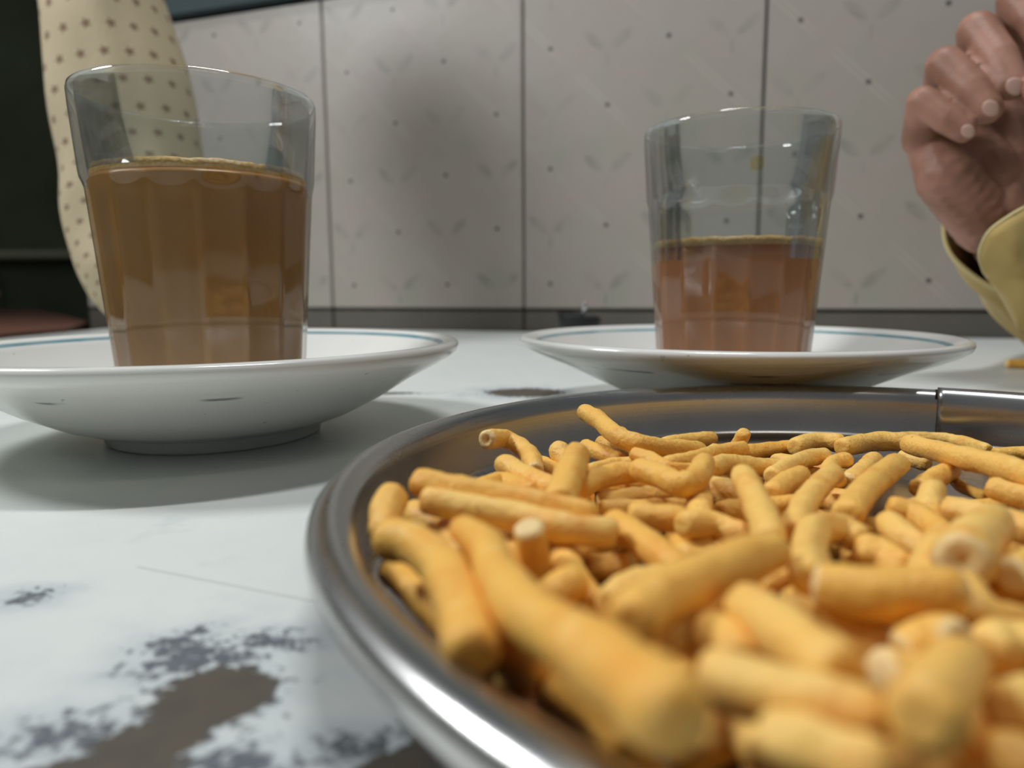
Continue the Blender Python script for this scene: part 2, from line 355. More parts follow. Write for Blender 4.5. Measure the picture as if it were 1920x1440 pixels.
# ------------------------------------------------------------------ steel plate
PX, PY, PR = .074, .1147, .1043
def steel():
    t = NT('brushed_stainless_steel'); o = t.coord(); x, y, z = t.sep(o)
    r = t.math('SQRT', t.math('ADD', t.math('MULTIPLY', x, x), t.math('MULTIPLY', y, y)))
    cv = t.n('ShaderNodeCombineXYZ'); t.l(r, cv.inputs[0]); t.l(t.math('MULTIPLY', z, 1.), cv.inputs[1])
    br = t.noise(cv.outputs[0], 2200, 3, .6); sm_ = t.noise(o, 45, 4)
    b = t.pr(Base_Color=t.mix(sm_, (.52, .51, .50, 1), (.62, .61, .60, 1)), Metallic=1., Roughness=t.math('ADD', .20, t.math('MULTIPLY', sm_, .14)))
    t.bump(b, br, .06, .0003); return t.m
steel_m = steel(); SEAM = 1.0624
plate = empty('steel_plate', (PX, PY, 0)); tag(plate, 'round stainless steel rimmed plate full of fried snack sticks', 'plate')
prof = [(0, .0014), (.085, .0014), (.0905, .0004), (.0935, .0006), (.0976, .0026), (.0986, .0125), (.0990, .0132), (.1015, .0131), (.1030, .0132), (.1040, .0140), (.1045, .0153), (.1042, .0168),
        (.1032, .0178), (.1018, .0182), (.1003, .0181), (.0989, .0175), (.0980, .0164), (.0978, .0140), (.0977, .0048), (.0960, .0029), (.0900, .0022), (.06, .0022), (0, .0022)]
link('body', lathe('plate_body', prof, 200, None, 0, 2*pi), steel_m, plate)
# overlapping strip of the rim that starts at the seam
def arc_strip(name, rz, a0, a1, n, m):
    vs = []; fs = []; k = len(rz)
    for i in range(n+1):
        a = a0+(a1-a0)*i/n
        for r, z in rz: vs.append((r*cos(a), r*sin(a), z))
    for i in range(n):
        for j in range(k): q = i*k+j; q2 = i*k+(j+1) % k; fs.append((q, q2, q2+k, q+k))
    fs.append(tuple(range(k))); fs.append(tuple(n*k+j for j in range(k))[::-1])
    return link(name, fix(mesh(name, vs, fs)), m, plate)
outer = [(.0971, .0034), (.0974, .0142), (.0979, .0168), (.0987, .0181), (.1003, .0188), (.1020, .0189), (.1036, .0185), (.1046, .0172)]
inner = [(.1040, .0165), (.1030, .0174), (.1016, .0179), (.1003, .0178), (.0991, .0172), (.0984, .0160), (.0980, .0140), (.0977, .0032)]
arc_strip('rim_overlap', outer+inner, SEAM-.55, SEAM-.004, 30, steel_m)
sl = simple('dark_seam', srgb(30, 28, 26), .8)
arc_strip('seam', [(.0977, .0160), (.0985, .0178), (.1003, .01845), (.1034, .0181), (.1034, .0175), (.0990, .0170)], SEAM-.004, SEAM+.002, 2, sl)

# ------------------------------------------------------------------ fried sticks
def stick_material(name, cream):
    t = NT(name); o = t.coord(); inf = t.n('ShaderNodeObjectInfo').outputs['Random']
    a = t.noise(o, 160, 4, .6); bb = t.noise(o, 900, 3, .6)
    if not cream:
        c = t.mix(inf, srgb(240, 184, 86), srgb(250, 205, 116))
        c = t.mix(t.math('MULTIPLY', t.ramp(a, .45, .75), .55), c, srgb(226, 144, 52))
        c = t.mix(t.math('MULTIPLY', t.ramp(bb, .64, .74), .5), c, srgb(170, 92, 34))
        c = t.mix(t.math('MULTIPLY', t.ramp(t.noise(o, 260, 2), .60, .75), .45), c, srgb(252, 212, 130))
    else:
        c = t.mix(a, srgb(246, 222, 168), srgb(238, 196, 124))
    b = t.pr(Base_Color=c, Roughness=.46, Specular_IOR_Level=.32, Subsurface_Weight=.2, Subsurface_Scale=.002)
    b.inputs['Subsurface Radius'].default_value = (1, .5, .15)
    t.bump(b, t.math('ADD', t.math('MULTIPLY', bb, .5), a), .6, .0010); return t.m
crust = stick_material('fried_crust', False); crumb = stick_material('pale_broken_crumb', True)
def stick(name, pts, r, seed, white=False, seg=14, hole=True, thin=1.):
    P = [Vector(p)/1000 for p in pts]; r = r/1000
    L = sum((P[i+1]-P[i]).length for i in range(len(P)-1)); n = max(8, int(L/(r*.55)))
    C = cr(P, n); org = sum(C, Vector())/n; C = [c-org for c in C]
    rad = [r*(1+.13*noise.noise(Vector((i*.30, seed*1.7, 0)))+.05*noise.noise(Vector((i*.9, seed, 4)))) for i in range(n)]
    rad = [q*(thin+(1-thin)*min(1, i/(n*.75))) for i, q in enumerate(rad)]; rad[0] *= .93; rad[-1] *= .93
    ridge = 1 if seed % 3 else 2
    def rnd(i, j, a):
        g = 1+.055*noise.noise(Vector((cos(a)*1.4, sin(a)*1.4, i*.5+seed*7)))*2
        if ridge == 2: g -= .16*max(0, cos(a-1.6-.02*i))**10
        return g
    me = tube(name, C, rad, seg, False, rnd); b = bmesh.new(); b.from_mesh(me); b.verts.ensure_lookup_table(); rings = [[b.verts[q+j] for j in range(seg)] for q in (0, (n-1)*seg)]
    for e, (base, sgn) in enumerate(((0, -1), ((n-1)*seg, 1))):
        ring = rings[e]
        c = sum((v.co for v in ring), Vector())/seg; t = (C[1]-C[0] if e == 0 else C[-1]-C[-2]).normalized()*sgn
        slope = Vector((noise.noise(Vector((seed, e, 1))), noise.noise(Vector((seed, e, 2))), noise.noise(Vector((seed, e, 3)))))*.5
        prev = ring
        for q, (s, d) in enumerate(((.82, .22), (.55, .30), (.16, .26 if not hole else .02))):
            cur = []
            for v in ring:
                rel = v.co-c; k = d*r+rel.dot(slope)*.6*s+r*.05*noise.noise(rel*700+Vector((q, seed, 0)))
                cur.append(b.verts.new(c+rel*s+t*k))
            for j in range(seg):
                k2 = (j+1) % seg; f = b.faces.new((prev[j], prev[k2], cur[k2], cur[j]) if e else (prev[k2], prev[j], cur[j], cur[k2])); f.material_index = 1 if white else 0
            prev = cur
        f = b.faces.new(prev if e else prev[::-1]); f.material_index = 1 if white and not hole else 0
    bmesh.ops.recalc_face_normals(b, faces=b.faces); b.to_mesh(me); b.free()
    me.materials.append(crust); me.materials.append(crumb)
    o = link('fried_stick', me); o.location = org; return o
STICKS = [
('A1',2.0,[[-5.3,148.4,16.0],[-1.9,155.0,14.7],[1.7,153.1,13.3],[3.9,148.0,12.1],[4.6,141.3,11.0]],'arched golden fried stick with a hollow broken end, raised against the far left plate wall'),
('A2',2.0,[[-2.0,139.8,12.8],[2.5,132.3,12.3],[7.6,124.7,11.7]],'short pale fried stick just below the arched hollow-ended one, sloping down to the right'),
('A3',2.0,[[-14.4,103.9,19.1],[-8.8,101.7,18.5],[-2.4,100.7,17.8],[4.5,98.6,16.9],[11.2,96.1,16.1]],'long blunt-ended fried stick, upper of two lying side by side near the left rim'),
('A3b',2.0,[[-12.5,99.1,17.7],[-4.6,96.7,16.9],[1.8,95.1,16.2],[7.2,92.7,15.6],[13.4,92.6,14.9]],'long fried stick lying tight under its twin near the left rim of the steel plate'),
('A4',2.41,[[11.9,127.0,17.7],[9.5,114.7,17.2],[7.1,102.0,16.5]],'thick upright pale fried stick standing to the right of the arched hollow-ended one'),
('A5',2.0,[[14.7,99.9,13.9],[17.0,95.0,13.6],[18.9,89.7,13.3],[20.9,84.5,13.0]],'brown-shaded fried stick sloping down right from the end of the long paired sticks'),
('A6',2.15,[[10.2,157.4,12.0],[12.2,153.3,9.5]],'small rounded stick end peeping out left of the thick upright fried stick'),
('A7',1.88,[[17.3,167.2,10.0],[20.6,162.3,9.6],[24.5,157.1,9.0]],'short thin fried stick just right of the top of the thick upright stick'),
('A8',1.76,[[22.9,180.9,8.0],[26.4,175.8,8.0],[29.2,168.7,8.0]],'small fried stick under the long stick that leans on the far plate wall'),
('A9',2.01,[[18.2,176.5,17.0],[21.3,168.8,16.0],[23.7,158.3,14.8],[27.4,154.8,13.7],[33.7,156.4,12.2],[44.4,162.5,10.0]],'long curved fried stick leaning high on the far wall of the steel plate'),
('A10',1.92,[[39.0,178.0,8.0],[47.0,185.2,7.5],[55.0,190.1,7.0]],'short fried stick against the far plate wall behind the tail of the high leaning stick'),
('A11',1.4,[[25.0,142.7,14.1],[28.2,139.7,13.5],[30.8,135.3,12.8],[35.9,136.7,12.0]],'thin bent fried stick with a chunky pale end, right under the high leaning stick'),
('A13',1.48,[[31.2,139.6,12.7],[37.9,144.6,12.5],[45.2,152.3,12.2],[52.4,156.3,12.0]],'straight fried stick with a cut right end just left of the stubby upright tip'),
('A14',1.57,[[55.8,171.8,9.0],[56.3,168.1,13.0]],'tiny upright stick tip against the bare bright metal at the far wall'),
('A15',1.77,[[58.0,172.8,7.0],[65.4,176.8,6.9],[73.2,180.3,6.7]],'dull straight fried stick at the far edge just right of the stubby upright tip'),
('A16',2.2,[[71.2,174.2,8.2],[79.0,180.0,8.2],[84.8,178.4,8.1]],'shaded fried stick lying along the far wall, second right of the stubby upright tip'),
('A17',2.27,[[80.9,169.4,9.0],[92.1,175.8,9.0],[99.7,175.0,9.0]],'reddish brown arched fried stick along the far wall, left of the long pale straight one'),
('A18',1.6,[[109.4,194.7,6.0],[118.9,193.0,6.0],[122.1,188.7,6.0],[122.8,178.4,6.0]],'thin fried stick pressed to the far wall behind the long pale straight one'),
('A19',2.18,[[91.5,159.7,12.0],[92.7,150.2,12.4],[93.7,141.0,12.9],[94.4,132.6,13.4],[94.0,121.1,14.0]],'long straight pale fried stick with a blunt left end, running off right'),
('A20',1.59,[[121.4,173.7,6.0],[128.0,172.7,6.5],[131.6,167.0,7.0]],'brownish fried stick at the right edge of the photo, beyond the long pale straight one'),
('A21',2.02,[[88.6,127.0,11.0],[90.7,124.1,10.6],[94.2,119.6,10.0]],'yellow cut-ended fried stick at the right edge, before the long pale straight one'),
('A22',1.1,[[97.1,152.4,5.9],[94.8,143.8,5.9],[95.0,137.5,6.0]],'thin flat peel of crust curving over the bare metal at the right'),
('A23',2.0,[[95.3,149.2,8.6],[87.4,141.8,8.8],[79.2,133.4,9.0]],'slanted fried stick on bare metal, above the white broken stub at the right'),
('A24',2.02,[[71.3,116.2,14.0],[68.5,112.5,12.0],[66.1,109.1,10.0]],'stubby fried stick with a white broken top, standing in the far right of the pile'),
('A25',2.09,[[68.8,107.9,13.0],[71.1,104.7,13.0],[73.0,101.4,13.0],[75.2,95.9,13.0]],'long pale fried stick running off the right side just below the bare metal patch'),
('A26',1.68,[[95.8,169.9,6.5],[99.1,164.4,6.0]],'pale short fried stick lying flat at the far right, under the long straight one'),
('A27',2.36,[[78.3,140.1,12.0],[66.3,125.7,12.4],[58.3,114.9,12.7],[51.5,104.8,13.0]],'thick bent cream-lit fried stick slanting down left in the far right of the pile'),
('A29',2.0,[[86.6,164.8,7.0],[77.9,153.6,7.0],[71.1,145.0,7.0]],'short fried stick with a white lower end, slanting on bare metal at the far right'),
('A30',1.64,[[76.4,156.9,9.0],[72.4,155.6,8.6],[68.7,149.1,8.4],[67.7,142.6,8.0]],'small hooked fried stick between the far arched stick and the thick slanting pair'),
('A31',2.08,[[62.3,133.7,12.0],[54.8,122.8,12.3],[47.4,111.0,12.6],[40.1,97.4,13.0]],'thick fried stick slanting steeply down left, under the small hooked one'),
('A32',1.78,[[72.4,159.8,9.3],[66.5,156.5,9.4],[59.1,148.5,9.5],[53.2,140.9,9.6]],'arched fried stick with a rough broken left end, above its parallel shorter neighbour'),
('A33',2.0,[[60.4,143.5,9.1],[54.9,137.5,9.1],[49.2,130.2,9.0]],'shorter fried stick with a crumbly left end, parallel below the arched rough-ended one'),
('A34',2.0,[[39.5,137.5,12.0],[44.8,145.0,11.1],[50.5,148.5,9.8],[58.4,152.5,8.0]],'humped fried stick tapering to the right, behind the top of the smooth steep stick'),
('A35',2.0,[[39.4,117.4,16.0],[37.5,107.2,16.0],[35.3,96.7,16.0],[32.9,86.7,16.0]],'smooth fried stick running steeply down to the right in the middle of the pile'),
('A36',2.0,[[36.4,119.0,9.0],[44.1,123.1,8.5],[52.4,125.8,8.0]],'cut-ended level fried stick passing behind the smooth steep stick'),
('A37',2.0,[[34.0,126.1,11.5],[31.9,116.7,11.4],[29.5,107.4,11.2]],'short upright fried stick standing left of the smooth steep stick'),
('A38',2.0,[[25.3,100.7,13.2],[30.0,102.5,12.5],[33.3,100.3,11.7],[36.3,98.7,11.1]],'fried stick at the foot of the short upright one, sloping slightly to the right'),
('A39a',2.0,[[11.7,118.9,13.6],[15.6,125.2,13.5],[20.5,129.4,13.5],[23.8,130.1,13.5]],'short arched fried stick with a cut right end, right of the thick upright pale stick'),
('A39b',2.0,[[22.8,125.6,15.2],[25.8,121.2,15.2],[28.2,115.7,15.1],[31.9,119.4,15.1],[36.4,130.4,15.1]],'wavy fried stick turning upward at its right end, right of a short arched one'),
('A40',1.38,[[16.2,144.9,10.0],[21.9,149.8,10.0],[28.5,151.0,10.0]],'thin fried stick half hidden behind the short arched one'),
('A41',2.35,[[35.2,133.6,10.1],[38.8,131.5,9.6],[42.7,128.5,9.0]],'brown shadowed fried stick under the upturned end of the wavy stick'),
('A42',1.5,[[16.2,124.3,10.0],[21.7,127.1,9.7],[28.3,130.2,9.4],[34.3,130.1,9.1]],'long dull fried stick lying level under the short arched one'),
('A42b',1.42,[[15.7,119.2,10.0],[22.5,120.8,9.5],[31.8,124.1,8.8]],'lower of the two dull level fried sticks under the short arched one'),
('A43',2.0,[[18.5,105.9,13.0],[22.2,105.6,12.7],[26.5,105.4,12.4]],'stout fried stick with an orange spot and a cut right end, mid pile'),
('A44',2.0,[[29.6,100.9,9.0],[24.3,98.6,9.0]],'brown hollow-looking stick end in shade above the big diagonal stick'),
('B45',2.19,[[-17.5,100.8,18.0],[-18.0,97.1,16.6],[-17.4,92.7,15.0]],'blunt upright fried stick at the leftmost edge of the pile, against the rim'),
('B46',2.33,[[-15.6,82.9,17.9],[-11.8,80.6,17.9],[-8.0,74.3,17.9],[-5.9,67.1,17.9],[-4.4,60.8,17.9],[-3.4,55.1,17.9]],'thick curved fried stick bending down along the left rim, below the blunt upright one'),
('B47',2.02,[[-16.5,92.3,10.0],[-12.3,85.0,10.0],[-8.6,78.8,10.0],[-4.8,72.6,10.0]],'fried stick lying lowest along the left rim, tucked under the thick curved one'),
('B48',2.51,[[-6.2,82.5,19.1],[-3.0,75.5,19.5],[-1.4,65.6,20.0],[1.2,56.8,20.6],[4.9,49.7,21.4],[7.9,42.8,22.3],[9.4,38.3,23.0]],'largest blurred fried stick, running from the left of the pile to the bottom centre'),
('B49',2.0,[[2.1,86.9,17.5],[2.6,88.1,14.0],[3.0,88.9,10.0]],'reddish brown stub with a bright white end pointing up, left centre of the pile'),
('B50',2.0,[[-16.0,108.2,13.0],[-11.1,101.8,12.6],[-6.3,91.5,12.0]],'pale fried stick under the paired long sticks, above the largest blurred stick'),
('B51',2.0,[[7.0,92.5,11.5],[7.7,86.4,11.1],[9.3,79.9,10.5]],'yellow fried stick just right of the foot of the white-ended reddish stub'),
('B51b',2.0,[[2.3,75.9,12.1],[5.1,78.0,13.0],[7.7,79.4,13.8]],'pale lump-like fried stick below the white-ended reddish stub'),
('B52',2.0,[[15.5,95.4,9.0],[11.5,97.1,8.0]],'short brown squared-off stub above the left end of the big diagonal stick'),
('B53',2.2,[[28.7,74.3,19.3],[23.0,69.8,19.6],[17.3,64.6,19.9],[12.5,59.7,20.2],[9.8,55.3,20.4]],'big diagonal fried stick rising to the right across the middle of the pile'),
('B54',2.0,[[10.8,74.6,13.1],[14.2,78.5,13.1],[18.1,80.9,13.0]],'pale fried stick lying just above the lower left end of the big diagonal stick'),
('B55',2.07,[[48.5,95.2,12.8],[46.2,96.8,13.9],[41.1,92.5,15.0],[36.0,82.2,16.0],[31.5,71.4,17.3]],'hooked fried stick bending down to a pale end, right of the big diagonal stick'),
('B56',2.32,[[30.9,67.4,18.2],[34.2,65.5,18.3],[38.3,65.5,18.4],[42.7,64.6,18.6]],'thick level fried stick with a ring-like left end, right centre of the pile'),
('B57',1.1,[[29.5,79.5,13.0],[32.3,81.1,13.3],[35.7,84.1,13.7]],'small thin shard of crust between the diagonal stick and the thick level stick'),
('B58',2.1,[[46.7,90.9,13.0],[48.8,90.0,12.6],[50.0,86.4,12.0]],'rounded fried stick lying above the thick level one'),
('B59',2.0,[[60.5,109.1,12.9],[63.5,107.7,12.2],[64.1,101.6,11.3],[62.4,95.7,10.7]],'upper of two parallel fried sticks sloping right toward the round end-on stick'),
('B60',2.0,[[57.1,103.7,12.5],[56.6,98.9,11.9],[58.1,94.2,10.9]],'lower of two parallel fried sticks sloping right toward the round end-on stick'),
('B61',2.0,[[58.1,92.1,14.0],[52.1,84.1,14.2],[47.5,77.9,14.4]],'pale upright fried stick just left of the round end-on stick'),
('B62',2.8,[[48.6,73.1,18.7],[56.7,83.2,16.9],[67.8,96.2,14.8]],'fried stick seen end-on as a large pale disc with a dark pinhole'),
('B63',2.0,[[46.3,69.6,17.1],[45.5,66.7,16.3],[46.3,65.0,15.5],[50.4,66.2,14.4]],'thin curved fried stick bowing under the round end-on stick'),
('B64',2.0,[[54.0,72.5,17.0],[60.2,77.6,16.1],[67.7,82.7,15.0]],'pale white-ended fried stick cut off by the right edge of the photo'),
('B65',2.77,[[64.3,91.7,10.4],[55.8,76.0,12.0]],'brown shaded fried stick between the end-on disc and the right edge'),
('C66',2.23,[[21.3,61.5,18.9],[22.2,57.0,19.2],[22.9,52.0,19.6],[23.6,47.9,20.0]],'fat blurred fried stick sloping right with a dark blunt end, below the big diagonal stick'),
('C67',2.0,[[28.0,69.3,14.5],[32.0,68.2,13.9],[35.5,65.4,13.2],[37.5,62.8,12.7]],'fried stick in shade sloping right under the thick level one'),
('C68',2.0,[[35.7,60.3,15.0],[37.9,60.4,16.1],[38.7,58.2,17.1]],'fried stick with a pale ring-shaped end facing right, in the lower right of the pile'),
('C69',1.1,[[38.1,71.3,12.0],[42.8,72.2,12.0]],'small fried stick in the dark gap under the thick level one'),
('C70',2.0,[[31.4,56.3,15.3],[33.8,56.9,14.5],[35.7,56.5,13.8]],'small white-ended fried stick in the lower right, beside the yellow blurred one'),
('C71',2.14,[[36.9,54.7,17.2],[30.5,46.7,19.7],[24.4,39.0,22.5]],'broad yellow blurred fried stick standing toward the viewer in the lower right'),
('C72',2.0,[[42.9,60.2,15.2],[45.7,61.5,15.2],[47.4,60.5,15.2]],'rounded fried stick end near the right edge, above the broad yellow blurred one'),
('C73',2.0,[[37.6,49.9,16.0],[42.2,52.1,15.0]],'blurred fried stick end at the right edge, right of the broad yellow one'),
('C74',2.0,[[14.4,48.8,19.5],[18.0,46.5,19.5],[21.0,44.9,19.4],[23.7,43.3,19.4]],'long blurred fried stick in front with a squared right end, lower centre'),
('C75',2.0,[[13.2,61.1,15.9],[16.7,61.9,16.3],[18.5,59.0,16.7],[18.8,55.2,17.0]],'arched blurred fried stick in the centre front, with a hollow under it'),
('C76',2.0,[[16.4,42.1,19.0],[19.2,40.5,19.0],[21.8,38.6,19.0]],'blurred fried stick at the bottom edge, sloping right under the long squared one'),
('C77',2.0,[[19.6,54.0,12.0],[19.8,50.7,12.0]],'blurred pale stick end at the bottom, left of the lowest sloping stick'),
('C78',2.0,[[27.4,46.5,14.0],[30.2,46.0,13.0]],'blurred fried stick at the bottom edge right of centre'),
('C79',2.0,[[33.4,45.3,15.0],[36.2,44.1,15.0]],'blurred fried stick in the bottom right corner'),
('C80',2.0,[[-2.1,63.6,14.0],[-0.1,62.2,14.1],[2.3,60.5,14.2]],'small pale stick end poking out beneath the largest blurred stick on the left'),
('C82',2.0,[[-0.7,65.3,11.0],[1.9,64.5,9.8]],'small brownish stick against the near left wall under the largest blurred stick'),
('C83',2.0,[[3.8,61.5,11.0],[6.8,57.0,11.4],[9.6,51.8,12.0]],'dark shaded fried stick beneath the front half of the largest blurred stick'),
('C84',2.0,[[-6.0,126.9,11.2],[-1.6,131.2,11.3],[3.3,123.6,11.4]],'fried stick under the short pale one below the arched hollow-ended stick'),
('C86',1.68,[[6.7,159.3,8.1],[10.1,149.2,8.4]],'small brown stick behind the short pale one and the thick upright one'),
('C87',1.53,[[61.4,131.5,7.0],[65.0,129.4,7.0]],'small level fried stick in the gap right of the steep slanting pair'),
('C90',2.0,[[49.3,94.8,8.0],[51.2,101.9,8.0]],'short shaded fried stick under the rounded one above the thick level stick'),
('C91',2.0,[[22.1,73.7,13.0],[19.7,71.2,13.0],[16.8,68.3,13.0]],'shaded fried stick in the gap below the big diagonal stick'),
('C92',2.0,[[44.3,61.1,11.0],[37.8,54.0,11.0]],'dark shaded fried stick right of the broad yellow blurred one'),
]
